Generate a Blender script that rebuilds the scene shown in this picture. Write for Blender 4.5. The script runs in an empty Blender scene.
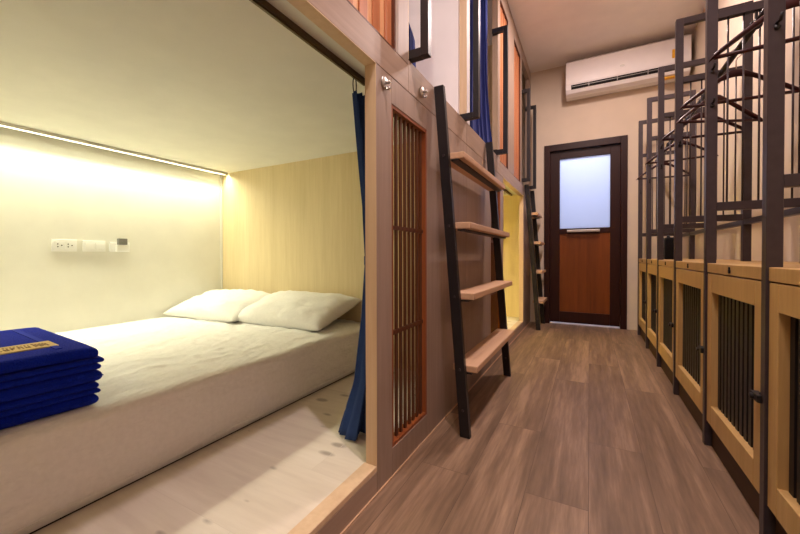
import bpy, bmesh, math, random
from mathutils import Vector, Matrix, noise
random.seed(7)
S = bpy.context.scene
COL = S.collection
# ------------------------------------------------------------------ materials
def lin(c):
    return tuple((x/12.92 if x <= .04045 else ((x+.055)/1.055)**2.4) for x in [v/255 for v in c])
def newmat(name):
    m = bpy.data.materials.new(name); m.use_nodes = True
    nt = m.node_tree; b = nt.nodes['Principled BSDF']
    return m, nt, b
def N(nt, t, **kw):
    n = nt.nodes.new(t)
    for k, v in kw.items(): setattr(n, k, v)
    return n
def ramp(nt, fac, stops):
    r = N(nt, 'ShaderNodeValToRGB'); e = r.color_ramp.elements
    while len(e) < len(stops): e.new(.5)
    for el, (p, c) in zip(e, stops): el.position = p; el.color = (*lin(c), 1)
    nt.links.new(fac, r.inputs[0]); return r.outputs[0]
def coords(nt, scale=(1,1,1), rot=(0,0,0)):
    t = N(nt, 'ShaderNodeTexCoord'); mp = N(nt, 'ShaderNodeMapping')
    mp.inputs['Scale'].default_value = scale; mp.inputs['Rotation'].default_value = rot
    nt.links.new(t.outputs['Object'], mp.inputs[0]); return mp.outputs[0]
def noisetex(nt, vec, scale, detail=4, rough=.55):
    n = N(nt, 'ShaderNodeTexNoise'); n.inputs['Scale'].default_value = scale
    n.inputs['Detail'].default_value = detail; n.inputs['Roughness'].default_value = rough
    nt.links.new(vec, n.inputs['Vector']); return n.outputs['Fac']
def bump(nt, b, h, strength, dist=.01):
    bp = N(nt, 'ShaderNodeBump'); bp.inputs['Strength'].default_value = strength; bp.inputs['Distance'].default_value = dist
    nt.links.new(h, bp.inputs['Height']); nt.links.new(bp.outputs[0], b.inputs['Normal'])
def wood(name, c0, c1, axis='z', fine=60, rough=.45, spec=.4):
    m, nt, b = newmat(name)
    s = {'x': (.05,1,1), 'y': (1,.05,1), 'z': (1,1,.05)}[axis]
    v = coords(nt, s)
    f1 = noisetex(nt, v, fine, 5, .6); f2 = noisetex(nt, v, fine/7, 3)
    mx = N(nt, 'ShaderNodeMix'); mx.inputs[0].default_value = .45
    nt.links.new(f1, mx.inputs[2]); nt.links.new(f2, mx.inputs[3])
    c = ramp(nt, mx.outputs[0], [(.3, c0), (.7, c1)])
    nt.links.new(c, b.inputs['Base Color'])
    b.inputs['Roughness'].default_value = rough; b.inputs['Specular IOR Level'].default_value = spec
    bump(nt, b, f1, .08, .002)
    return m
def plain(name, c, rough=.6, metal=0, spec=.5, var=.04, nscale=25, bumps=0, coat=0):
    m, nt, b = newmat(name)
    v = coords(nt); f = noisetex(nt, v, nscale, 3)
    c0 = tuple(max(0, x*(1-var)) for x in c); c1 = tuple(min(255, x*(1+var)) for x in c)
    nt.links.new(ramp(nt, f, [(.3, c0), (.7, c1)]), b.inputs['Base Color'])
    b.inputs['Roughness'].default_value = rough; b.inputs['Metallic'].default_value = metal
    b.inputs['Specular IOR Level'].default_value = spec
    if coat: b.inputs['Coat Weight'].default_value = coat; b.inputs['Coat Roughness'].default_value = .08
    if bumps: bump(nt, b, f, bumps, .004)
    return m
def fabric(name, c, nscale=300, bumps=.4, rough=.95, sheen=.2, wr=0, wscale=6, dist=.003):
    m, nt, b = newmat(name)
    v = coords(nt); f = noisetex(nt, v, nscale, 2)
    k = .015 if wr else .09
    c0 = tuple(x*(1-k) for x in c); c1 = tuple(min(255, x*(1+k*.7)) for x in c)
    nt.links.new(ramp(nt, f, [(.3, c0), (.7, c1)]), b.inputs['Base Color'])
    b.inputs['Roughness'].default_value = rough; b.inputs['Sheen Weight'].default_value = sheen
    b.inputs['Specular IOR Level'].default_value = .1
    if wr:
        v2 = coords(nt, (1,.45,1), (0,0,.5)); f2 = noisetex(nt, v2, wscale, 4, .55)
        bump(nt, b, f2, wr, .03)
    else: bump(nt, b, f, bumps, dist)
    return m
def emit(name, c, s):
    m, nt, b = newmat(name)
    b.inputs['Base Color'].default_value = (*lin(c), 1)
    b.inputs['Emission Color'].default_value = (*lin(c), 1); b.inputs['Emission Strength'].default_value = s
    return m
def planks(name, cols, seam, w, l, rot, grain_axis, gs=14, knots=None, rough=.42, bumpv=.1):
    m, nt, b = newmat(name)
    v = coords(nt, (1,1,1), (0,0,rot))
    br = N(nt, 'ShaderNodeTexBrick'); nt.links.new(v, br.inputs['Vector'])
    br.offset = .37; br.inputs['Scale'].default_value = 1; br.inputs['Mortar Size'].default_value = .0012
    br.inputs['Brick Width'].default_value = l; br.inputs['Row Height'].default_value = w
    br.inputs['Color1'].default_value = (0,0,0,1); br.inputs['Color2'].default_value = (1,1,1,1); br.inputs['Mortar'].default_value = (.5,.5,.5,1)
    br.inputs['Mortar Smooth'].default_value = .3
    # each plank gets its own slice of the grain noise
    sc = (1,.075,1) if grain_axis == 'y' else (.10,1,1)
    g = coords(nt, sc)
    add = N(nt, 'ShaderNodeVectorMath', operation='ADD'); mul = N(nt, 'ShaderNodeVectorMath', operation='SCALE')
    nt.links.new(br.outputs['Color'], mul.inputs[0]); mul.inputs['Scale'].default_value = 3.7
    nt.links.new(g, add.inputs[0]); nt.links.new(mul.outputs[0], add.inputs[1])
    f1 = noisetex(nt, add.outputs[0], gs, 6, .62); f2 = noisetex(nt, add.outputs[0], gs*6, 3, .6)
    mx = N(nt, 'ShaderNodeMix'); mx.inputs[0].default_value = .3
    nt.links.new(f1, mx.inputs[2]); nt.links.new(f2, mx.inputs[3])
    mx2 = N(nt, 'ShaderNodeMix'); mx2.inputs[0].default_value = .07
    sep = N(nt, 'ShaderNodeSeparateColor'); nt.links.new(br.outputs['Color'], sep.inputs[0])
    nt.links.new(mx.outputs[0], mx2.inputs[2]); nt.links.new(sep.outputs[0], mx2.inputs[3])
    c = ramp(nt, mx2.outputs[0], [(.3, cols[0]), (.5, cols[1]), (.68, cols[2])])
    if knots:
        kv = coords(nt, (1,2.2,1) if grain_axis == 'x' else (2.2,1,1))
        vo = N(nt, 'ShaderNodeTexVoronoi', voronoi_dimensions='2D'); vo.inputs['Scale'].default_value = 4.2; nt.links.new(kv, vo.inputs['Vector'])
        kn = noisetex(nt, coords(nt), 5, 1); ka = N(nt, 'ShaderNodeMath', operation='MULTIPLY_ADD'); nt.links.new(kn, ka.inputs[0]); ka.inputs[1].default_value = .7; ka.inputs[2].default_value = -.35
        kd = N(nt, 'ShaderNodeMath', operation='ADD'); nt.links.new(ka.outputs[0], kd.inputs[0]); nt.links.new(vo.outputs['Distance'], kd.inputs[1])
        kr = ramp(nt, kd.outputs[0], [(.0, (120,108,100)), (.09, (255,255,255))])
        km = N(nt, 'ShaderNodeMix', data_type='RGBA', blend_type='MULTIPLY'); km.inputs[0].default_value = .55
        nt.links.new(c, km.inputs[6]); nt.links.new(kr, km.inputs[7]); c = km.outputs[2]
    sm = N(nt, 'ShaderNodeMix', data_type='RGBA'); nt.links.new(br.outputs['Fac'], sm.inputs[0])
    nt.links.new(c, sm.inputs[6]); sm.inputs[7].default_value = (*lin(seam), 1)
    nt.links.new(sm.outputs[2], b.inputs['Base Color'])
    b.inputs['Roughness'].default_value = rough; b.inputs['Specular IOR Level'].default_value = .4
    bump(nt, b, f2, bumpv, .002)
    return m

M = {}
M['floor'] = planks('corridor_laminate', [(82,64,49),(127,102,81),(170,140,114)], (92,72,57), .19, 1.25, math.pi/2, 'y', 11)
M['bunkfloor'] = planks('pale_bunk_laminate', [(206,194,178),(224,214,198),(236,228,214)], (218,208,192), .30, 1.4, 0, 'x', 6, knots=True, rough=.5, bumpv=.04)
M['ash'] = wood('ash_laminate', (142,122,108), (166,144,128), 'z', 60, .5)
M['ash_h'] = wood('ash_laminate_horizontal', (152,130,114), (176,152,134), 'y', 60, .5)
M['ashy'] = wood('light_ash_headboard', (216,196,150), (232,214,172), 'z', 70, .42)
M['ash_lit'] = wood('lit_ash_laminate', (206,176,140), (224,198,164), 'z', 60, .5)  # lit copy of the ash laminate: bunk light on edge faces painted paler
M['tread'] = wood('pine_tread', (190,150,116), (214,176,142), 'y', 60, .5)
M['oak'] = wood('locker_oak', (178,141,86), (201,166,108), 'z', 70, .42)
M['cherry'] = wood('cherry_slat', (122,62,30), (156,88,48), 'z', 60, .4)
M['cherry_board'] = wood('cherry_board', (164,96,60), (196,126,84), 'z', 60, .45)
M['cherry_dark'] = wood('dark_cherry_slat', (70,34,16), (100,54,28), 'z', 60, .45)
M['peach'] = wood('pale_cherry_board', (208,150,104), (226,172,126), 'z', 60, .45)
M['door_dark'] = wood('dark_stained_door', (34,12,9), (50,20,14), 'z', 50, .4, .25)
M['door_red'] = wood('red_brown_door_panel', (92,44,14), (130,68,24), 'z', 40, .32)
M['kick'] = wood('dark_plinth', (52,32,16), (70,44,24), 'y', 50, .6)
M['steel'] = plain('charcoal_steel', (64,55,58), .38, .25, .5, .05, 40)
M['black_steel'] = plain('black_ladder_steel', (34,30,32), .4, .2, .5, .05, 40)
M['black'] = plain('black_slat', (24,20,20), .5, 0, .4, .1, 40)
M['wall'] = plain('warm_white_paint', (213,197,178), .8, 0, .25, .012, 6)
M['ceil'] = plain('ceiling_paint', (244,238,234), .85, 0, .2, .012, 6)
M['cream'] = plain('bunk_white_paint', (233,231,220), .75, 0, .25, .012, 6)
M['white'] = plain('white_laminate', (236,230,230), .6, 0, .3, .01, 6)
M['plastic'] = plain('white_plastic', (247,246,242), .35, 0, .5, .01, 10)
M['acwhite'] = plain('glossy_white_plastic', (234,230,230), .2, 0, .5, .01, 10, coat=1)
M['grey'] = plain('grey_plastic', (128,126,122), .4, 0, .5, .03, 30)
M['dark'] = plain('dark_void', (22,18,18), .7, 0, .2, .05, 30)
M['yellow'] = plain('yellow_label', (226,168,40), .5, 0, .3, .05, 60)
M['chrome'] = plain('chrome', (214,212,214), .16, 1, .5, .02, 30)
M['alu'] = plain('aluminium', (200,196,190), .35, .9, .5, .02, 30)
M['bronze'] = plain('bronze_track', (96,78,52), .4, .5, .5, .05, 30)
M['sheet'] = fabric('white_cotton_sheet', (243,241,238), 60, .1, .9, .1, wr=.55, wscale=16)
M['pillow'] = fabric('white_cotton_pillow', (244,243,240), 60, .1, .9, .1, wr=.35, wscale=9)
M['towel'] = fabric('royal_blue_terry', (14,40,176), 240, .9, 1, .04, dist=.006)
M['band'] = fabric('royal_blue_woven_band', (22,48,186), 500, .2, .9, .05)
M['label'] = fabric('cream_woven_label', (226,200,140), 500, .2, .9, .1)
M['thread'] = fabric('brown_thread', (120,78,40), 500, .1, .9, .1)
M['curtain'] = fabric('navy_curtain', (48,70,122), 400, .15, .9, .05)
M['curtain2'] = fabric('royal_curtain', (54,64,124), 400, .15, .9, .05)
M['hanger'] = wood('dark_mahogany_hanger', (42,14,16), (66,24,24), 'x', 40, .4, .35)
M['bag'] = fabric('black_nylon', (20,19,22), 300, .3, .8, .1)
M['led'] = emit('led_diffuser', (251,249,218), 12)
M['led_far'] = emit('led_diffuser_far', (252,240,150), 620)
M['led_up'] = emit('led_diffuser_upper', (255,226,228), 75)
M['lamp'] = emit('downlight_diffuser', (255,222,206), 12)
m, nt, b = newmat('frosted_glass')
for n in list(nt.nodes):
    if n.type != 'OUTPUT_MATERIAL': nt.nodes.remove(n)
tr = N(nt, 'ShaderNodeBsdfTranslucent'); tr.inputs[0].default_value = (.86,.9,.97,1)
gl = N(nt, 'ShaderNodeBsdfGlossy'); gl.inputs[0].default_value = (.9,.9,.9,1); gl.inputs['Roughness'].default_value = .3
ms = N(nt, 'ShaderNodeMixShader'); ms.inputs[0].default_value = .05
nt.links.new(tr.outputs[0], ms.inputs[1]); nt.links.new(gl.outputs[0], ms.inputs[2])
nt.links.new(ms.outputs[0], [n for n in nt.nodes if n.type == 'OUTPUT_MATERIAL'][0].inputs[0])
M['frost'] = m

# ------------------------------------------------------------------ mesh builder
class MB:
    def __init__(self, o=(0,0,0)):
        self.bm = bmesh.new(); self.o = Vector(o)
    def box(self, x0, x1, y0, y1, z0, z1, bev=0, seg=2):
        bm = self.bm
        P = [(x, y, z) for x in (x0, x1) for y in (y0, y1) for z in (z0, z1)]
        v = [bm.verts.new(p) for p in P]
        fs = [bm.faces.new([v[i] for i in q]) for q in ((0,1,3,2),(4,6,7,5),(0,4,5,1),(2,3,7,6),(0,2,6,4),(1,5,7,3))]
        if bev > 0:
            es = list({e for f in fs for e in f.edges})
            bmesh.ops.bevel(bm, geom=es, offset=bev, segments=seg, affect='EDGES', profile=.6)
        return self
    def ring_loft(self, rings, close=True, caps=True):
        bm = self.bm; R = [[bm.verts.new(p) for p in r] for r in rings]
        n = len(R[0])
        for a, b_ in zip(R, R[1:]):
            for i in range(n if close else n-1):
                j = (i+1) % n; bm.faces.new((a[i], a[j], b_[j], b_[i]))
        if caps and close:
            bm.faces.new(R[0][::-1]); bm.faces.new(R[-1])
        return self
    def tube(self, path, r, n=8, caps=True):
        path = [Vector(p) for p in path]; rings = []; prev = None
        for i, p in enumerate(path):
            d = (path[min(i+1, len(path)-1)] - path[max(i-1, 0)]).normalized()
            if prev is None:
                a = d.orthogonal().normalized()
            else:
                a = (prev - d*prev.dot(d)).normalized()
            prev = a; c = d.cross(a)
            rr = r[i] if isinstance(r, (list, tuple)) else r
            rings.append([p + (a*math.cos(t) + c*math.sin(t))*rr for t in [2*math.pi*k/n for k in range(n)]])
        return self.ring_loft(rings, True, caps)
    def bar(self, p0, p1, w, h, up=(0,1,0)):
        """flat bar from p0 to p1; w measured along `up`, h across"""
        p0, p1, u = Vector(p0), Vector(p1), Vector(up)
        d = (p1-p0).normalized(); c = d.cross(u).normalized(); u = c.cross(d).normalized()
        rings = [[p + u*(sx*w/2) + c*(sy*h/2) for sx, sy in ((-1,-1),(1,-1),(1,1),(-1,1))] for p in (p0, p1)]
        return self.ring_loft(rings)
    def grid(self, f, nu, nv):
        bm = self.bm
        V = [[bm.verts.new(f(i/nu, j/nv)) for j in range(nv+1)] for i in range(nu+1)]
        for i in range(nu):
            for j in range(nv): bm.faces.new((V[i][j], V[i+1][j], V[i+1][j+1], V[i][j+1]))
        return self
    def build(self, name, mat, parent=None, smooth=False, solid=0, sub=0, stuff=False):
        bm = self.bm
        bmesh.ops.remove_doubles(bm, verts=bm.verts, dist=1e-6)
        bmesh.ops.recalc_face_normals(bm, faces=bm.faces)
        if self.o.length: bmesh.ops.translate(bm, verts=bm.verts, vec=-self.o)
        me = bpy.data.meshes.new(name); bm.to_mesh(me); bm.free()
        me.materials.append(M[mat] if isinstance(mat, str) else mat)
        if smooth:
            for p in me.polygons: p.use_smooth = True
        o = bpy.data.objects.new(name, me); COL.objects.link(o)
        if parent is not None: o.parent = parent
        else: o.location = self.o
        if solid:
            md = o.modifiers.new('thickness', 'SOLIDIFY'); md.thickness = solid; md.offset = 0
        if sub:
            md = o.modifiers.new('smooth', 'SUBSURF'); md.levels = sub; md.render_levels = sub
        return o
def tag(o, label, cat, group=None):
    o['label'] = label; o['category'] = cat
    if group: o['group'] = group
    return o
def thing(name, label, cat, loc=(0,0,0), group=None):
    o = bpy.data.objects.new(name, None); COL.objects.link(o); o.location = loc
    o.empty_display_size = .05
    return tag(o, label, cat, group)
def struct(o):
    o['kind'] = 'structure'; return o
def copy_tree(o, parent=None):
    c = o.copy(); COL.objects.link(c); c.parent = parent
    for ch in list(o.children): copy_tree(ch, c)
    return c

def area(name, loc, rot, size, power, col, shape='DISK', spread=math.pi):
    l = bpy.data.lights.new(name, 'AREA'); l.shape = shape; l.size = size; l.energy = power; l.color = col; l.spread = spread
    o = bpy.data.objects.new(name, l); COL.objects.link(o); o.location = loc; o.rotation_euler = rot
    return o
# ------------------------------------------------------------------ dimensions
XF, XFI = -.627, -.67         # bunk facade, front and inner face
XW = -2.79                    # wall behind the bunks
XR = .89                      # right wall
YB = 4.52                     # end wall
YN = -1.3                     # wall behind the camera
HC = 2.98                     # ceiling height

# ------------------------------------------------------------------ room shell
struct(MB().box(XW-.1, XR+.1, YN-.1, 6.3, -.1, 0).build('floor', 'floor'))
struct(MB().box(XW-.1, XR+.1, YN-.1, YB+.1, HC, HC+.1).build('ceiling', 'ceil'))
struct(MB().box(XW-.1, XW, YN, YB, 0, HC).build('wall_left', 'cream'))
struct(MB().box(XR, XR+.1, YN, YB, 0, HC).build('wall_right', 'wall'))
struct(MB().box(XW-.1, XR+.1, YN-.1, YN, 0, HC).build('wall_near', 'wall'))
DX0, DX1, DZ = -.472, .358, 2.084
w = MB(); w.box(XW-.1, DX0+.02, YB, YB+.12, 0, HC); w.box(DX1-.02, XR+.1, YB, YB+.12, 0, HC); w.box(DX0+.02, DX1-.02, YB, YB+.12, DZ-.02, HC)
struct(w.build('wall_end', 'wall'))
# lobby behind the door
struct(MB().box(-1.6, 1.6, 6.2, 6.3, 0, 2.9).build('wall_lobby', 'white'))
struct(MB().box(-1.6, 1.6, YB+.12, 6.3, 2.8, 2.9).build('ceiling_lobby', 'white'))

struct(MB().box(XF+.0002, XF+.005, -.27, YB-.02, .0002, .005).build('trim_1', 'tread'))
# door: frame, leaf, glass, push bar
door = struct(bpy.data.objects.new('door_1', None)); COL.objects.link(door); door.location = (-.057, YB, 0)
o = (-.057, YB, 0)
f = MB(o)
f.box(DX0, DX0+.062, YB-.018, YB+.10, 0, DZ, .004); f.box(DX1-.062, DX1, YB-.018, YB+.10, 0, DZ, .004)
f.box(DX0+.0621, DX1-.0621, YB-.018, YB+.10, DZ-.075, DZ, .004)
f.build('door_frame', 'door_dark', door)
LX0, LX1, LZ0, LZ1 = DX0+.062, DX1-.062, .018, DZ-.078
yf, yb = YB+.022, YB+.062
f = MB(o)
f.box(LX0, -.307, yf, yb, LZ0, LZ1, .003); f.box(.200, LX1, yf, yb, LZ0, LZ1, .003)
f.box(-.307, .200, yf, yb, 1.916, LZ1, .003); f.box(-.307, .200, yf, yb, 1.045, 1.108, .003); f.box(-.307, .200, yf, yb, LZ0, .145, .003)
f.build('door_leaf', 'door_dark', door)
f = MB(o); f.box(-.309, .202, yf+.012, yf+.03, .143, 1.047); f.build('door_panel', 'door_red', door)
f = MB(o); f.box(-.309, .202, yf+.016, yf+.022, 1.106, 1.918); f.build('glass_pane', 'frost', door)
f = MB(o); f.box(-.228, .103, yf-.05, yf-.03, 1.062, 1.088, .004); f.box(-.215, -.195, yf-.035, yf+.002, 1.066, 1.084); f.box(.07, .09, yf-.035, yf+.002, 1.066, 1.084)
f.build('push_bar', 'alu', door)

# ------------------------------------------------------------------ bunk units (built-in joinery)
def robe_hook(parent, org, y, z):
    h = MB(org)
    h.tube([(XF, y, z), (XF+.006, y, z)], .021, 20); h.tube([(XF+.006, y, z), (XF+.009, y, z)], [.021, .016], 20)
    h.tube([(XF+.008, y, z), (XF+.02, y, z-.003), (XF+.025, y, z)], [.005,.005,.0065], 10)
    h.tube([(XF+.008, y, z-.012), (XF+.014, y, z-.024), (XF+.020, y, z-.027), (XF+.025, y, z-.02)], .0035, 8)
    h.build('robe_hook', 'alu', parent, smooth=True)
def grille(parent, org, y0, y1, z0, z1, n):
    g = MB(org); t = .012
    g.box(XFI+.003, XF-.002, y0, y0+t, z0, z1); g.box(XFI+.003, XF-.002, y1-t, y1, z0, z1)
    g.box(XFI+.003, XF-.002, y0+t, y1-t, z0, z0+t); g.box(XFI+.003, XF-.002, y0+t, y1-t, z1-t, z1)
    fr = g.build('slat_grille', 'cherry', parent)
    s = MB(org)
    for k in range(n):
        y = y0+t + (y1-y0-2*t)*(k+.5)/n
        s.box(XF-.024, XF-.015, y-.0065, y+.0065, z0+t, z1-t)
    for z in (z0+.33*(z1-z0), z0+.645*(z1-z0)): s.box(XF-.0245, XF-.0145, y0+t, y1-t, z-.008, z+.008)
    s.build('slats', 'cherry_dark', fr)
def board_grille(parent, org, y0, y1, z0, z1):
    g = MB(org); t = .006
    g.box(XFI+.003, XF-.002, y0, y0+t, z0, z1); g.box(XFI+.003, XF-.002, y1-t, y1, z0, z1)
    g.box(XFI+.003, XF-.002, y0+t, y1-t, z0, z0+t); g.box(XFI+.003, XF-.002, y0+t, y1-t, z1-t, z1)
    fr = g.build('board_grille', 'cherry_dark', parent)
    s = MB(org); s2 = MB(org); y = y1-t-.002; k = 0
    while y > y0+t+.02:
        a = max(y-.046, y0+t); s.box(XF-.03, XF-.014, a, y, z0+t, z1-t, .002)
        y = a-.002; a = max(y-.03, y0+t)
        if y-a > .005: s2.box(XF-.034, XF-.018, a, y, z0+t, z1-t, .002)
        y = a-.002
    s.build('wide_boards', 'cherry_board', fr); s2.build('narrow_boards', 'peach', fr)
def grab_bar(parent, org, yj, side, z0=1.572, z1=2.53, x=-.563):
    # bolted to the jamb face at y = yj; side = +1 when the opening lies towards larger y
    h = MB(org); t = .033; y = yj+side*(t/2+.0045)
    h.box(x-t/2, x+t/2, y-t/2, y+t/2, z0, z1, .002)
    for z in (z0+t/2, z1-t/2): h.box(XFI+.006, x-t/2, y-t/2, y+t/2, z-t/2, z+t/2)
    for z in (z0+t/2, z1-t/2): h.box(XFI+.004, XFI+.038, min(yj, yj+side*.0046), max(yj, yj+side*.0046), z-t/2, z+.03)
    h.build('grab_bar', 'black_steel', parent)

def panel(parent, org, rects, name='facade_panel', mat='ash', x0=XFI, x1=XF, bev=.0015):
    for (y0, y1, z0, z1) in rects:
        p = MB(org); p.box(x0, x1, y0, y1, z0, z1, bev, 1); p.build(name, mat, parent)

# --- unit on the near side of the ladder
org = (-1.7, .9, 0)
U1 = thing('capsule_bunk_bed', 'near ash-wood capsule bunk with the open white bed and towels below', 'bunk bed', org, 'capsule bunks along the left wall')
Y0, Y1 = -.27, 2.0
panel(U1, org, [(Y0, 0, 0, 1.44), (1.011, 1.116, 0, 1.44), (1.116, 1.43, 0, .1025), (1.116, 1.43, 1.345, 1.44), (1.43, Y1, 0, 1.44)])
panel(U1, org, [(0, 1.011, 0, .075)], 'threshold_riser', 'ash_h')
panel(U1, org, [(0, 1.011, .075, .093)], 'threshold', 'ash_lit', XFI-.008, XF+.0)  # top plank in the paler ash, the light on it put into the colour
panel(U1, org, [(Y0, 1.25, 1.4415, 1.545), (1.252, Y1, 1.4415, 1.567)], 'header_panel', 'ash_h')
panel(U1, org, [(Y0, .55, 1.5465, HC), (1.15, 1.25, 1.5465, HC), (.55, 1.15, 2.83, HC), (1.25, Y1, 2.86, HC)], 'upper_facade_panel', 'ash')
panel(U1, org, [(1.009, 1.0108, .0935, 1.4395)], 'lit_edge_strip', 'ash_lit', bev=0)  # thin paler strips paint in the light on jamb and soffit faces
panel(U1, org, [(0, 1.0085, 1.4385, 1.4412)], 'lit_edge_strip', 'ash_lit', bev=0)
panel(U1, org, [(1.25, 1.2535, 1.568, 2.86)], 'lit_edge_strip', 'ash_lit', bev=0)
grille(U1, org, 1.116, 1.43, .1025, 1.345, 8)
board_grille(U1, org, .55, 1.15, 1.5465, 2.83)
p = MB(org); p.box(XW, XFI-.001, Y0, 1.98, .05, .085); p.build('bunk_floor', 'bunkfloor', U1)
p = MB(org); p.box(XW, XFI-.001, Y0, 1.98, 1.50, 1.54); p.build('bunk_ceiling', 'cream', U1)
p = MB(org); p.box(XW, XFI-.001, 1.98, 1.999, 0, 1.545); p.build('headboard_panel', 'ashy', U1)
p = MB(org); p.box(XW, XFI-.001, 1.98, 1.999, 1.5465, HC); p.build('upper_partition', 'white', U1)
p = MB(org); p.box(XW, XFI-.001, Y0, Y0+.019, 0, 1.50); p.build('foot_panel', 'ashy', U1)
p = MB(org); p.box(XW, XFI-.001, Y0, Y0+.019, 1.5465, HC); p.build('upper_foot_panel', 'white', U1)
p = MB(org); p.box(XW+.001, XW+.012, 1.968, 1.98, .36, 1.5); p.build('corner_trim', 'cream', U1)
p = MB(org); p.box(-.802, -.784, Y0+.03, 1.19, 1.482, 1.4995); p.box(-.797, -.789, Y0+.03, 1.19, 1.476, 1.482); p.build('curtain_track', 'bronze', U1)
robe_hook(U1, org, 1.062, 1.395); robe_hook(U1, org, 1.373, 1.488)
grab_bar(U1, org, 1.2537, 1)
def led(parent_label, y0, y1, z, mat, x=XW+.085, power=0, spread=125):
    t = thing('led_strip_light', parent_label, 'light', (x, (y0+y1)/2, z), 'LED strips of the bunks')
    og = (x, (y0+y1)/2, z)
    q = MB(og); q.box(x-.014, x+.014, y0, y1, z-.006, z); q.box(x-.016, x-.0125, y0, y1, z-.019, z); q.box(x+.0125, x+.016, y0, y1, z-.019, z); q.build('channel', 'alu', t)
    q = MB(og); q.box(x-.012, x+.012, y0+.004, y1-.004, z-.012, z-.0062); q.build('diffuser', mat, t)
    if power:
        o = area('led_beam', (x, (y0+y1)/2, z-.0125), (0,math.radians(-14),0), .021, power, (1,.965,.70), 'RECTANGLE', math.radians(spread)); o.data.size_y = y1-y0-.01
    return t
led('thin glowing LED strip along the ceiling edge over the bed', Y0+.02, 1.972, 1.4995, 'led', power=25)
led('LED strip inside the upper bunk above the towels and bed', Y0+.02, 1.972, HC-.001, 'led_up')

# --- unit on the far side of the ladder
org = (-1.7, 3.2, 0)
U2 = thing('capsule_bunk_bed', 'far ash-wood capsule bunk beside the door, yellow-lit inside', 'bunk bed', org, 'capsule bunks along the left wall')
Y0, Y1 = 2.002, YB-.002
panel(U2, org, [(Y0, 2.57, 0, 1.44), (2.57, 2.885, 0, .1025), (2.57, 2.885, 1.345, 1.44), (2.885, 2.99, 0, 1.44), (4.0, Y1, 0, 1.44)])
panel(U2, org, [(2.99, 4.0, 0, .075)], 'threshold_riser', 'ash_h')
panel(U2, org, [(2.99, 4.0, .075, .093)], 'threshold', 'ash_lit', XFI-.008, XF)
panel(U2, org, [(Y0, 2.865, 1.4415, 1.567), (2.867, Y1, 1.4415, 1.545)], 'header_panel', 'ash_h')
panel(U2, org, [(2.06, 2.79, 2.86, HC), (2.79, 2.865, 1.5685, HC), (2.865, 3.185, 2.83, HC), (3.185, 3.46, 1.5465, HC), (3.46, 3.81, 2.83, HC), (3.81, 3.89, 1.5465, HC), (3.89, 4.4, 2.86, HC), (4.4, Y1, 1.5465, HC)], 'upper_facade_panel', 'ash')
panel(U2, org, [(3.997, 3.9995, .0935, 1.4395), (2.79-.003, 2.7898, 1.568, 2.86), (Y0-.003, Y0-.0002, 1.568, 2.86)], 'lit_edge_strip', 'ash_lit', bev=0)  # paler strips again carry painted light on the jamb faces
panel(U2, org, [(2.99, 3.9965, 1.4385, 1.4412)], 'lit_edge_strip', 'ash_lit', bev=0)
grille(U2, org, 2.57, 2.885, .1025, 1.345, 8)
panel(U2, org, [(Y0, 2.06, 1.5685, HC)], 'partition_post', 'white')
board_grille(U2, org, 2.865, 3.185, 1.5465, 2.83)
board_grille(U2, org, 3.46, 3.81, 1.5465, 2.83)
p = MB(org); p.box(XW, XFI-.001, Y0+.02, 4.25, .05, .085); p.build('bunk_floor', 'bunkfloor', U2)
p = MB(org); p.box(XW, XFI-.001, Y0+.02, Y1, 1.50, 1.54); p.build('bunk_ceiling', 'cream', U2)
p = MB(org); p.box(XW, XFI-.001, Y0, Y0+.019, 0, 1.50); p.build('headboard_panel', 'ashy', U2)
p = MB(org); p.box(XW, XFI-.001, Y0, Y0+.019, 1.5465, HC); p.build('upper_partition', 'white', U2)
p = MB(org); p.box(XW, XFI-.001, 4.251, 4.27, 0, 1.50); p.build('foot_panel', 'ashy', U2)
p = MB(org); p.box(XW, XFI-.001, 3.72, 3.739, 1.5465, HC); p.build('upper_foot_panel', 'ashy', U2)
p = MB(org); p.box(-.802, -.784, 2.8, 4.22, 1.482, 1.4995); p.build('curtain_track', 'bronze', U2)
for yj, sd in ((1.9988, -1), (2.7868, -1), (3.8903, 1), (4.3997, -1)): grab_bar(U2, org, yj, sd)
led('LED strip over the far lower bunk, hidden behind the yellow opening', Y0+.03, 4.24, 1.4995, 'led_far')
led('LED strip inside the far upper bunk behind the royal blue curtain', Y0+.03, 3.7, HC-.001, 'led_up')

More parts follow.
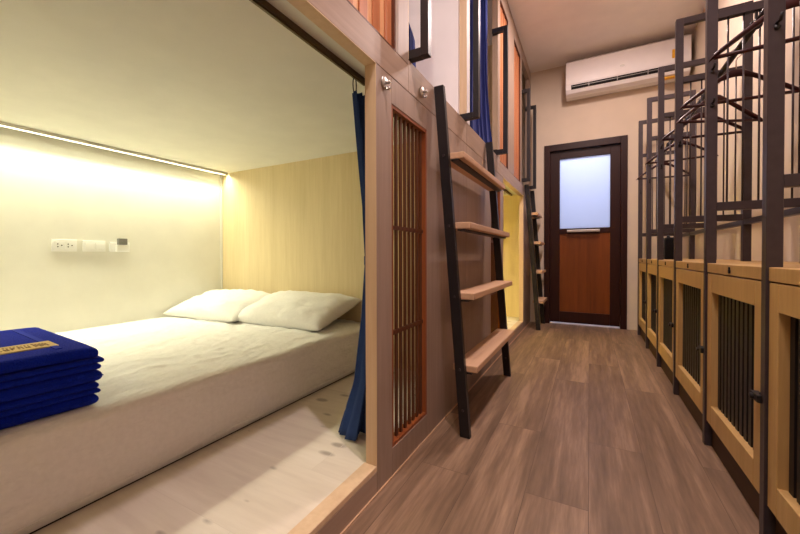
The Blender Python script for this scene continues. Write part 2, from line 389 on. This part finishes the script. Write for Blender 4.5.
# ------------------------------------------------------------------ mattress, pillows
MX0, MX1, MY0, MY1, MZ0, MZ1 = XW+.004, -1.254, -.2, 1.977, .095, .352
org = ((MX0+MX1)/2, (MY0+MY1)/2, .085)
mt = thing('mattress', 'wide low white bed mattress on the pale lower bunk floor', 'mattress', org)
def mring(y, e):
    pts = []; r = .03
    z1 = MZ1; x1 = MX1
    pts.append((MX0, y, MZ0+.005)); pts.append((MX0, y, z1-.02))
    nx = 150
    for k in range(nx+1):
        x = MX0+.02 + (x1-r-MX0-.02)*k/nx
        s = min(1, min(x-MX0, x1-x)/.15)
        a1 = noise.noise(Vector((x*2.2, y*2.2, 7.7)))*.25
        n = noise.noise(Vector((x*3.2, y*2.1, 1.3)))*.006 + s*(.016*(.5-abs(noise.noise(Vector((x*7+y*5+a1, y*9-x*5, 4.1))))) + .007*(.5-abs(noise.noise(Vector((x*16+a1*9, y*15+x*6, 2.6))))) + .0025*noise.noise(Vector((x*34, y*22, 5))))
        pts.append((x, y, z1+n-.004*(1-s)))
    for k in range(1, 7):
        a = math.pi/2*k/6
        pts.append((x1-r+r*math.sin(a)*.97, y, z1-.004-r+r*math.cos(a)))
    for k in range(1, 6):
        t = k/5
        bulge = .004*math.sin(math.pi*t) + .003*noise.noise(Vector((y*3, t*2, 9)))
        pts.append((x1-.0015+bulge, y, (z1-.004-r)*(1-t)+MZ0*t))
    return pts
q = MB(org); q.ring_loft([mring(MY0+(MY1-MY0)*j/200, 0) for j in range(201)]); q.build('fitted_sheet', 'sheet', mt, smooth=True)
q = MB(org); q.box(MX0, MX1-.012, MY0+.005, MY1-.003, .0852, .0965); q.build('mattress_base', 'dark', mt)
q = MB(org); q.tube([(MX1+.0005, MY0+(MY1-MY0)*k/40, .115+.003*math.sin(k*.7)) for k in range(41)], .0022, 6); q.build('hem_seam', 'sheet', mt, smooth=True)

def pillow(name, label, loc, L, W, H, rz, tilt, seed, roll=0):
    q = MB(); n = 44
    def f(sgn):
        def g(a, b_):
            u, v = a*2-1, b_*2-1
            # pinched corners, bowed sides
            px = u*(L/2)*(1-.07*(1-abs(u))*0 - .045*(1-v*v)*(abs(u)**3))
            py = v*(W/2)*(1-.07*(1-u*u)*(abs(v)**3))
            e = max(0, (1-abs(u)**2.6))*max(0, (1-abs(v)**2.6))
            h = H/2*(e**.48)
            wv = noise.noise(Vector((u*2.2+seed, v*2.2, sgn*2)))*.014 + noise.noise(Vector((u*6+seed, v*4, sgn)))*.006 + abs(noise.noise(Vector((u*4+v*5, v*3-u*2, seed))))*.010
            return Vector((px, py, sgn*h*(.9 if sgn > 0 else .75) + wv*min(1, e*3)))
        return g
    q.grid(f(1), n, n); q.grid(f(-1), n, n)
    bmesh.ops.remove_doubles(q.bm, verts=q.bm.verts, dist=1e-4)
    o = q.build(name, 'pillow', None, smooth=True)
    o.matrix_world = Matrix.Translation(loc) @ Matrix.Rotation(rz, 4, 'Z') @ Matrix.Rotation(tilt, 4, 'X') @ Matrix.Rotation(roll, 4, 'Y')
    return tag(o, label, 'pillow', 'pillows on the lower bunk bed')
pillow('pillow', 'white pillow nearest the wood facade, in front of the other', (-1.735, 1.775, .440), .78, .46, .19, .0, math.radians(16), 3.1)
pillow('pillow', 'white pillow against the white wall, partly behind the other pillow', (-2.405, 1.72, .432), .75, .46, .18, .03, math.radians(14), 8.4)

# ------------------------------------------------------------------ towels
TX0, TX1, TY0, TY1 = -1.90, -1.315, -.02, .52
z = MZ1+.004; tops = []
specs = [('blue folded towel at the very bottom of the stack, on the sheet', -.004, -.004), ('blue folded towel second from the bottom of the stack', .0, .002),
         ('blue folded towel bulging out in the middle of the stack', .006, .010), ('blue folded towel directly under the labelled top towel', .0, .006), ('topmost blue folded towel with the cream woven label', -.004, -.004)]
def soft_slab(q, x0, x1, y0, y1, z0, z1, seed, nx=40, ny=36):
    th = z1-z0; r = th*.5
    def f(sgn):
        def g(a, b_):
            # spread samples towards the rim so the folded edge is round
            u = .5-.5*math.cos(math.pi*a); v = .5-.5*math.cos(math.pi*b_)
            x, y = x0+(x1-x0)*u, y0+(y1-y0)*v
            d = min(x-x0, x1-x, y-y0, y1-y); e = math.sqrt(max(0, 1-(1-min(1, d/r))**2))
            w_ = noise.noise(Vector((x*7, y*7, seed)))*.0012+noise.noise(Vector((x*23, y*23, seed)))*.0006
            k = noise.noise(Vector((x*9+y*4, seed*3, 0)))*.004*(1-e)
            return Vector((x+k, y+noise.noise(Vector((x*8, seed*5, 2)))*.005*(1-e), (z0+z1)/2+sgn*(r*e)+w_*(1 if sgn > 0 else .3)*e-.006*max(0, (v-.9)/.1)**2*(.6 if seed > 40 else 0)))
        return g
    q.grid(f(1), nx, ny); q.grid(f(-1), nx, ny)
for i, (lab, dx, dy) in enumerate(specs):
    org = ((TX0+TX1)/2, (TY0+TY1)/2, z)
    t = thing('folded_towel', lab, 'towel', org, 'blue towels in the stack on the bed')
    q = MB(org)
    for k, th in enumerate(([.0352], [.0150, .0202], [.0352], [.0190, .0162], [.0352])[i]):
        soft_slab(q, TX0+dx+random.uniform(-.004,.004), TX1+dx+random.uniform(-.003,.003), TY0+dy, TY1+dy+random.uniform(-.006,.004), z+.0005, z+th-.0006, i*10+k*3+1); z += th
        if th > .03:     # the fold line round the rim
            zc = z-th*.5; e = .0022
            q.box(TX0+dx+.02, TX1+dx-.0002, TY0+dy+.02, TY1+dy-.004, zc-.0015, zc+.0015, .0012, 1)
    q.build('folds', 'towel', t, smooth=True)
    if i == 4:
        zt = z
        lx0, lx1, ly0, ly1 = -1.525, -1.425, .18, .455
        l = MB(org); l.box(lx0, lx1, ly0, ly1, zt-.003, zt+.0024, .0008, 1); lab_o = l.build('woven_label', 'label', t)
        lab_o['label'] = 'cream woven label with dark lettering'
        g = MB(org)
        # soft illegible block letters in one row plus a small device at the far end
        yy = ly0+.012; rr = random.Random(3)
        z0, z1 = zt+.0024, zt+.003
        def st(y0, y1, a, c): g.box(lx0+a*(lx1-lx0), lx0+c*(lx1-lx0), y0, y1, z0, z1)
        for ch in range(15):
            wd = .0095; k = (ch*7) % 5
            st(yy, yy+.0024, .42, .74)
            if k in (0, 2, 3): st(yy+.0024, yy+wd, .67, .74)
            if k in (0, 1, 4): st(yy+.0024, yy+wd, .42, .49)
            if k in (1, 2, 3): st(yy+wd-.0024, yy+wd, .42, .74)
            if k in (2, 4): st(yy+.0024, yy+wd-.0024, .55, .61)
            yy += wd+.0048
        for k in range(6): st(yy+.004+.005*k, yy+.007+.005*k, .3+.05*(k % 3), .82-.06*((k+1) % 3))
        for k in range(30): st(ly0+.02+.0072*k, ly0+.024+.0072*k, .24, .29)
        g.build('lettering', 'thread', lab_o)
        bd = MB(org); bd.box(TX0+.04, TX1-.06, TY1-.085, TY1-.07, zt-.003, zt+.0016)
        bd.build('border_band', 'band', t)
    t.rotation_euler.z = -.075; t.location.y += .018; t.location.x += .004

# ------------------------------------------------------------------ sockets on the bunk wall
def plate(name, lab, cat, y0, y1, z0, z1):
    t = thing(name, lab, cat, (XW, (y0+y1)/2, (z0+z1)/2)); og = t.location.copy()
    q = MB(og); q.box(XW, XW+.009, y0, y1, z0, z1, .003); q.build('cover_plate', 'plastic', t)
    return t, og
t, og = plate('power_outlet', 'white double power outlet with dark holes, leftmost on the bunk wall', 'outlet', .88, .998, .829, .901)
for yc in (.915, .963):
    q = MB(og); q.box(XW+.009, XW+.011, yc-.021, yc+.021, .842, .888, .002); so = q.build('socket', 'plastic', t)
    q = MB(og)
    for dy, dz in ((-.008,.008),(-.008,-.008),(.010,0)): q.tube([(XW+.0105, yc+dy, .865+dz), (XW+.0118, yc+dy, .865+dz)], .0034, 10)
    q.build('socket_holes', 'dark', so)
t, og = plate('light_switch', 'white double light switch between the outlet and the card holder', 'switch', 1.026, 1.144, .829, .899)
for yc in (1.058, 1.112):
    q = MB(og); q.box(XW+.009, XW+.0135, yc-.023, yc+.023, .843, .885, .003); q.build('rocker', 'plastic', t)
t, og = plate('usb_charger_plate', 'white wall plate with a grey device plugged in, rightmost', 'outlet', 1.165, 1.283, .829, .893)
q = MB(og); q.box(XW+.009, XW+.03, 1.196, 1.27, .832, .872, .004); q.build('charger_body', 'plastic', t)
q = MB(og); q.box(XW+.009, XW+.034, 1.206, 1.258, .876, .918, .003); q.build('grey_block', 'grey', t)['label'] = 'grey block on top'

# ------------------------------------------------------------------ curtains
def interp(tab, z):
    for (z0, a), (z1, b_) in zip(tab, tab[1:]):
        if z0 <= z <= z1: return tuple(p+(q-p)*(z-z0)/(z1-z0) for p, q in zip(a, b_))
    return tab[0][1] if z < tab[0][0] else tab[-1][1]
def curtain(name, lab, tab, z0, z1, folds, mat, tracky=None, trackx=None, trackz=None, nring=0, tie=None):
    """tab: z -> (y0, y1, x, amplitude)"""
    org = (tab[-1][1][2], (tab[-1][1][0]+tab[-1][1][1])/2, z0)
    t = thing(name, lab, 'curtain', org)
    q = MB(org)
    def f(a, b_):
        zz = z0+(z1-z0)*b_; y0, y1, x, am = interp(tab, zz)
        ph = a*folds*2*math.pi
        return Vector((x+am*math.sin(ph)+.3*am*math.sin(ph*.37+zz*3), y0+(y1-y0)*a+.15*(y1-y0)/folds*math.sin(ph*2+1), zz+.006*math.sin(ph*.5)*(1-b_)))
    q.grid(f, folds*14, 50); q.build('cloth', mat, t, smooth=True, solid=.004)
    if tie:
        zt, = tie; y0, y1, x, am = interp(tab, zt)
        q = MB(org); n = 28; yc, hy = (y0+y1)/2, (y1-y0)/2+.006; hx = am+.012
        q.ring_loft([[(x+hx*math.cos(k*2*math.pi/n), yc+hy*math.sin(k*2*math.pi/n), zt+dz) for k in range(n)] for dz in (-.018, .018)], True, False)
        q.build('tieback', mat, t, smooth=True, solid=.003)
    for k in range(nring):
        yy = tab[-1][1][0]+.012+(tab[-1][1][1]-tab[-1][1][0]-.02)*k/max(1, nring-1)
        q = MB(org); c = Vector((trackx, yy, (trackz+z1)/2)); r = (trackz-z1)/2+.006
        q.tube([c+Vector((0, math.cos(a)*.011, math.sin(a)*r)) for a in [2*math.pi*i/16 for i in range(17)]], .0022, 6)
        q.build('ring', 'steel', t, smooth=True)
    return t
curtain('privacy_curtain', 'navy curtain gathered at the right edge of the lower bed opening',
        [(.09, (1.10,1.23,-.835,.045)), (.3, (1.15,1.245,-.80,.03)), (.55, (1.185,1.25,-.79,.02)), (.78, (1.205,1.255,-.79,.012)), (1.0, (1.19,1.255,-.79,.015)), (1.25, (1.15,1.245,-.79,.018)), (1.43, (1.112,1.235,-.79,.015))],
        .092, 1.425, 5, 'curtain', trackx=-.793, trackz=1.477, nring=2, tie=(.78,))
curtain('privacy_curtain', 'royal blue curtain hanging in the upper opening behind the ladder top',
        [(1.57, (2.16,2.77,-.655,.013)), (1.8, (2.20,2.75,-.675,.016)), (2.1, (2.26,2.72,-.69,.016)), (2.85, (2.26,2.72,-.70,.016))], 1.572, 2.84, 5, 'curtain2')
curtain('privacy_curtain', 'blue curtain edge just inside the near upper opening, beside the nearest grab bar',
        [(1.56, (1.14,1.50,-.72,.02)), (1.8, (1.14,1.48,-.72,.02)), (1.87, (1.12,1.38,-.72,.02)), (2.85, (1.12,1.34,-.72,.02))], 1.56, 2.84, 4, 'curtain2')
curtain('privacy_curtain', 'blue curtain edge in the farthest upper opening next to the end wall',
        [(1.56, (3.93,4.02,-.70,.02)), (2.85, (3.93,4.02,-.70,.02))], 1.57, 2.84, 3, 'curtain2')

# ------------------------------------------------------------------ ladders
def ladder(lab, ya, yb, near):
    t = thing('bunk_ladder', lab, 'ladder', (-.48, (ya+yb)/2, 0), 'black ladders leaning on the bunks'); og = t.location.copy()
    foot, top = Vector((-.478, 0, .002)), Vector((-.600, 0, 1.555))
    def rx(z): return foot.x+(top.x-foot.x)*z/1.555
    for y in (ya+.0125, yb-.0125):
        q = MB(og); p0 = foot+Vector((0,y,0)); p1 = top+Vector((0,y,0))
        w, h = .025, .044
        q.ring_loft([[(p.x+sx*h/2, p.y+sy*w/2, p.z) for sx, sy in ((-1,-1),(1,-1),(1,1),(-1,1))] for p in (p0, p1)])
        r = q.build('side_rail', 'black_steel', t)
        q = MB(og)
        q.box(rx(1.555)-.022, rx(1.555)+.022, y-.0125, y+.0125, 1.555, 1.563, .002)
        q.build('end_cap', 'black_steel', r)
        for z in (.297, .617, .932, 1.246, .12):
            q = MB(og); q.tube([(rx(z), y-.0165, z), (rx(z), y+.0165, z)], .006, 8); q.build('bolt', 'steel', r)
    for z, xf in ((.283,-.430), (.603,-.444), (.918,-.461), (1.232,-.490)):
        q = MB(og); q.box(xf-.112, xf, ya+.0255, yb-.0255, z-.0, z+.03, .005, 2); s = q.build('tread', 'tread', t)
        q = MB(og); q.box(xf-.06, xf-.025, ya+.026, yb-.026, z-.008, z-.0002); q.build('support_bar', 'black_steel', s)
    return t
ladder('near wide black ladder with four wooden treads, beside the slatted grille', 1.498, 2.425, True)
ladder('far narrow black ladder with wooden treads, beside the dark door', 4.03, 4.475, False)

# ------------------------------------------------------------------ lockers
PY = [1.37, 1.947, 2.558, 3.136, 3.697, 4.283]
PT = .03; XL = .43
def locker(y0, y1, lab):
    yc = (y0+y1)/2; t = thing('locker_cabinet', lab, 'locker', (.66, yc, 0), 'oak lockers in the row along the right wall'); og = t.location.copy()
    y0 += .002; y1 -= .002
    q = MB(og); q.box(XL+.005, XR-.004, y0, y1, .7275, .766, .002, 1); q.build('top_board', 'oak', t)
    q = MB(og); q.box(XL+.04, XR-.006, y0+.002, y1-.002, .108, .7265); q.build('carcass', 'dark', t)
    q = MB(og); q.box(XL+.024, XL+.036, y0, y1, 0.001, .1065); q.build('plinth', 'kick', t)
    a0, a1, c0, c1 = y0+.062, y1-.055, .187, .648
    z0, z1 = .107, .7235
    q = MB(og)
    q.box(XL+.006, XL+.036, y0+.002, a0, z0, z1, .0015, 1); q.box(XL+.006, XL+.036, a1, y1-.002, z0, z1, .0015, 1)
    q.box(XL+.006, XL+.036, a0, a1, z0, c0, .0015, 1); q.box(XL+.006, XL+.036, a0, a1, c1, z1, .0015, 1)
    d = q.build('door', 'oak', t)
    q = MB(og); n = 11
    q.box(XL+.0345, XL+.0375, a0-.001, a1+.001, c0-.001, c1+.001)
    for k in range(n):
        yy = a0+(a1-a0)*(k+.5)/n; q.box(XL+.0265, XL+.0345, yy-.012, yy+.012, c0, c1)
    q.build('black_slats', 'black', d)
    q = MB(og); q.box(XL-.012, XL-.0008, y0-.022, y0+.03, .383, .405, .003); q.box(XL-.012, XL+.007, y0+.006, y0+.03, .384, .404); q.tube([(XL-.012, y0+.008, .394), (XL-.02, y0+.008, .394)], .008, 12); q.build('latch', 'black', d)
    q = MB(og); yk = yc+.0
    q.tube([(XL+.001, yk, .742), (XL+.006, yk, .742)], .0075, 14); q.tube([(XL+.001, yk, .753), (XL+.006, yk, .753)], .0045, 12); q.build('keyhole_plate', 'dark', t)
    return t
labs = ['oak locker cut off by the right edge of the picture', 'oak locker with black slats, nearest one shown whole', 'oak locker with black slats, second one shown whole from the right',
        'oak locker with black slats, in the middle of the row', 'oak locker carrying the black bag', 'small-looking oak locker at the door end of the row']
locker(.79, PY[0]-PT, labs[0])
for k in range(5): locker(PY[k], PY[k+1]-PT, labs[k+1])

# steel frames standing between the lockers
org0 = (.59, 0, 0)
flabs = ['charcoal steel wardrobe frame nearest the camera, cut by the right edge', 'charcoal steel wardrobe frame second from the camera, its top out of picture', 'charcoal steel frame with the highest top corner in view',
         'charcoal steel wardrobe frame just before the black bag', 'charcoal steel wardrobe frame just behind the black bag', 'charcoal steel wardrobe frame farthest back, next to the door']
def frame_proto():
    t = thing('wardrobe_frame', flabs[0], 'clothes rack', org0, 'steel wardrobe frames between the lockers')
    w = .035; g = lambda: MB(org0)
    q = g(); q.box(XL, XL+w, -PT, 0, 0, 2.135, .0015, 1); q.build('front_post', 'steel', t)
    q = g(); q.box(.72, .755, -PT, 0, 0, 2.135, .0015, 1); q.build('rear_post', 'steel', t)
    for z, h in ((2.135,.035), (1.805,.032), (1.018,.034)):
        q = g(); q.box(XL+w, .72, -PT+.002, -.002, z-h, z, .001, 1); q.build('crossbar', 'steel', t)
    for k in range(5):
        x = .50+.048*k; q = g(); q.tube([(x, -PT/2, 1.0175), (x, -PT/2, 1.7735)], .0036, 8); q.build('rod', 'steel', t, smooth=True)
    for z in (1.57, 1.43):
        q = g(); q.tube([(XL+.018, -PT, z), (XL+.018, -PT-.022, z-.003), (XL+.018, -PT-.03, z+.012)], .0042, 8); q.tube([(XL+.018, -PT, z-.012), (XL+.018, -PT-.003, z-.012)], .007, 12); q.build('coat_hook', 'black', t, smooth=True)
    return t
fp = frame_proto()
for k, y in enumerate(PY):
    o = fp if k == 0 else copy_tree(fp)
    o.location = (.59, y, 0); o['label'] = flabs[k]
q = MB((.7375, 2.8, .975)); q.box(.722, .753, .80, PY[0]-PT, .962, .988); 
for k in range(5): q.box(.722, .753, PY[k], PY[k+1]-PT, .962, .988)
tag(q.build('rear_rail', 'steel'), 'low charcoal steel rail joining the rear posts above the lockers', 'rail')
# continuous clothes rail
hr = thing('clothes_rail', 'dark round clothes rail under the frames carrying the hangers', 'rail', (.585, 2.6, 1.72))
q = MB((.585, 2.6, 1.72)); q.tube([(.585, .85, 1.72), (.585, PY[5]+.02, 1.72)], .0125, 14); q.build('tube', 'black_steel', hr, smooth=True)
for y in PY:
    q = MB((.585, 2.6, 1.72)); q.tube([(.585+.017*math.cos(a), y-PT/2, 1.72+.017*math.sin(a)) for a in [2*math.pi*i/18 for i in range(19)]], .004, 6)
    q.box(.581, .589, y-PT/2-.006, y-PT/2+.006, 1.736, 1.7732); q.build('bracket', 'black_steel', hr)

# hangers
def hanger_proto():
    t = thing('coat_hanger', '', 'hanger', (0,0,0), 'dark wooden hangers on the clothes rail')
    half = [(0,.0,.017,.008), (.018,-.001,.0175,.008), (.045,-.012,.017,.0085), (.09,-.042,.0165,.010), (.14,-.078,.016,.012), (.185,-.112,.0145,.014), (.202,-.126,.012,.013), (.208,-.133,.006,.007)]
    prof = [(-x, z, h, w) for x, z, h, w in half[:0:-1]] + half
    rings = []
    for x, z, h, w in prof:
        yo = .018*(abs(x)/.2)**2     # arms curve forward a little
        rings.append([(x-math.copysign(1, x)*.5*h*math.sin(a) if abs(x) > .03 else x, -yo+w*math.cos(a), z+h*math.sin(a)) for a in [2*math.pi*k/14 for k in range(14)]])
    q = MB(); q.ring_loft(rings); q.build('shoulder', 'hanger', t, smooth=True)
    q = MB(); q.tube([(-.198,-.017,-.127),(-.1,-.017,-.128),(.1,-.017,-.128),(.198,-.017,-.127)], .0075, 8); q.build('trouser_bar', 'hanger', t, smooth=True)
    pts = [(0,0,.005), (0,0,.055)] + [(.021*math.cos(a)-.0, 0, .088+.021*math.sin(a)) for a in [math.radians(-75+ i*15) for i in range(17)]]
    q = MB(); q.tube(pts, .0024, 6); q.build('hook', 'chrome', t, smooth=True)
    return t
hp = hanger_proto()
hl = [(1.10, 4, 'dark wooden hanger nearest the right edge of the picture'), (1.64, -6, 'dark wooden hanger crossing the nearest tall post'),
      (2.15, 3, 'dark wooden hanger in full outline between the two nearest posts'), (2.44, 24, 'dark wooden hanger turned askew just behind the fully outlined one'),
      (2.70, 6, 'dark wooden hanger just beyond the third post from the camera'),
      (3.28, -8, 'dark wooden hanger above the black bag'), (3.95, 5, 'dark wooden hanger in the last bay by the door')]
for i, (y, r, lab) in enumerate(hl):
    o = hp if i == 0 else copy_tree(hp)
    o.location = (.585, y, 1.6255); o.rotation_euler = (0, 0, math.radians(r)); o['label'] = lab

# black bag on a locker
bt = thing('shoulder_bag', 'small black bag standing on a far locker top', 'bag', (.542, 3.43, .766)); og = (.542, 3.43, .766)
q = MB(og); q.box(.505, .58, 3.34, 3.52, .7665, .935, .02, 4); q.build('bag_body', 'bag', bt, smooth=True)
q = MB(og); q.box(.499, .507, 3.365, 3.495, .785, .86, .003); q.build('front_pocket', 'bag', bt)
q = MB(og); q.tube([(.542, 3.38+.10*i/14, .93+.02*math.sin(math.pi*i/14)) for i in range(15)], .006, 8); q.build('handle', 'bag', bt, smooth=True)

# ------------------------------------------------------------------ air conditioner
og = (.30, YB, 2.72)
ac = thing('air_conditioner', 'white wall-mounted split air conditioner above the door', 'air conditioner', og)
AX0, AX1 = -.235, .85
prof = [(YB,2.555),(YB,2.905),(YB-.10,2.908),(YB-.165,2.895),(YB-.195,2.86),(YB-.212,2.80),(YB-.222,2.72),(YB-.226,2.645),(YB-.215,2.60),(YB-.19,2.565),(YB-.13,2.545),(YB-.05,2.545)]
q = MB(og); q.ring_loft([[(x, y, z) for y, z in prof] for x in (AX0, AX1)]); body = q.build('body', 'acwhite', ac)
md = body.modifiers.new('bevel', 'BEVEL'); md.width = .006; md.segments = 2; md.limit_method = 'ANGLE'; md.angle_limit = math.radians(50)
q = MB(og); pp = [(YB-.168,2.912),(YB-.205,2.905),(YB-.2270,2.885),(YB-.2285,2.78),(YB-.2300,2.652),(YB-.224,2.652),(YB-.195,2.86),(YB-.16,2.885)]
q.ring_loft([[(x, y, z) for y, z in pp] for x in (AX0+.004, AX1-.004)]); q.build('front_panel', 'acwhite', ac)
q = MB(og); q.ring_loft([[(x, y, z) for y, z in ((YB-.2285,2.640),(YB-.2185,2.598),(YB-.20,2.598),(YB-.20,2.640))] for x in (AX0+.055, AX1-.055)]); sl = q.build('air_slot', 'dark', ac)
q = MB(og); 
for x in (AX0+.22, AX0+.48, AX0+.74): q.box(x, x+.008, YB-.228, YB-.205, 2.60, 2.64)
q.bar((AX0+.06, YB-.228, 2.622), (AX1-.06, YB-.228, 2.622), .003, .006, (0,1,0)); q.build('louvres', 'grey', sl)
q = MB(og); q.tube([(.29, YB-.2255, 2.735), (.29, YB-.2303, 2.735)], .022, 20); q.bm.verts.ensure_lookup_table()
for v in q.bm.verts: v.co.z = 2.735+(v.co.z-2.735)*.5
q.build('maker_badge', 'alu', ac)
q = MB(og); q.box(.70, .745, YB-.2306, YB-.222, 2.70, 2.785); q.build('energy_label', 'yellow', ac)['label'] = 'yellow energy label'
q = MB(og); q.box(.63, .76, YB-.19, YB-.14, 2.538, 2.548); q.build('warning_label', 'yellow', ac)['label'] = 'yellow sticker under the body'

# ------------------------------------------------------------------ lamps
dl = [(0.0, .67, 'ceiling downlight over the corridor beside the lower bed', 25, (1,.80,.88)), (-.295, .68, 'ceiling downlight closest to the near bunk front', 17, (1,.87,.72)),
      (.06, 2.92, 'ceiling downlight before the air conditioner, the farther from the wall', 21, (1,.80,.76)), (.06, 3.22, 'ceiling downlight closest to the air conditioner', 19, (1,.80,.74)),
      (0.05, -.7, 'ceiling downlight behind the camera', 4, (1,.82,.76))]
for x, y, lab, pw, LC in dl:
    t = thing('ceiling_downlight', lab, 'light', (x, y, HC), 'round corridor downlights')
    q = MB((x, y, HC)); q.tube([(x, y, HC), (x, y, HC-.012), (x, y, HC-.016)], [.062, .062, .056], 28); q.build('trim_ring', 'plastic', t)
    q = MB((x, y, HC)); q.tube([(x, y, HC-.016), (x, y, HC-.018)], .046, 28); q.build('diffuser', 'lamp', t)
    area('downlight_beam', (x, y, HC-.0195), (0,0,0), .055, pw, LC)
area('lobby_light', (.0, 5.25, 1.0), (math.radians(90), 0, 0), .7, 7, (.50,.66,1.0), 'SQUARE')
area('lobby_floor_light', (-.05, 5.3, 2.6), (0,0,0), .6, 30, (.7,.74,1.0), 'SQUARE')
struct(MB().box(-1.6, 1.6, YB+.02, 6.2, .0005, .006).build('floor_lobby', 'white'))

# ------------------------------------------------------------------ world, camera, view
wd = bpy.data.worlds.new('world'); S.world = wd; wd.use_nodes = True
wd.node_tree.nodes['Background'].inputs[0].default_value = (.02,.02,.025,1)
yaw, pitch, roll = map(math.radians, (28.0339, -.629, -.117))
F = Vector((-math.sin(yaw)*math.cos(pitch), math.cos(yaw)*math.cos(pitch), math.sin(pitch)))
R = Vector((math.cos(yaw), math.sin(yaw), 0)); Uv = R.cross(F)
R2 = R*math.cos(roll)+Uv*math.sin(roll); U2 = Uv*math.cos(roll)-R*math.sin(roll)
cd = bpy.data.cameras.new('camera'); cam = bpy.data.objects.new('camera', cd); COL.objects.link(cam)
mw = Matrix((R2, U2, -F)).transposed().to_4x4(); mw.translation = (0, 0, .8); cam.matrix_world = mw
cd.sensor_width = 36; cd.sensor_fit = 'HORIZONTAL'; cd.lens = 355.6*36/800; cd.shift_y = (259.466-267)/800; cd.clip_start = .02
S.camera = cam
S.view_settings.view_transform = 'Standard'; S.view_settings.look = 'None'; S.view_settings.gamma = 1; S.view_settings.use_curve_mapping = False
S.view_settings.exposure = 0
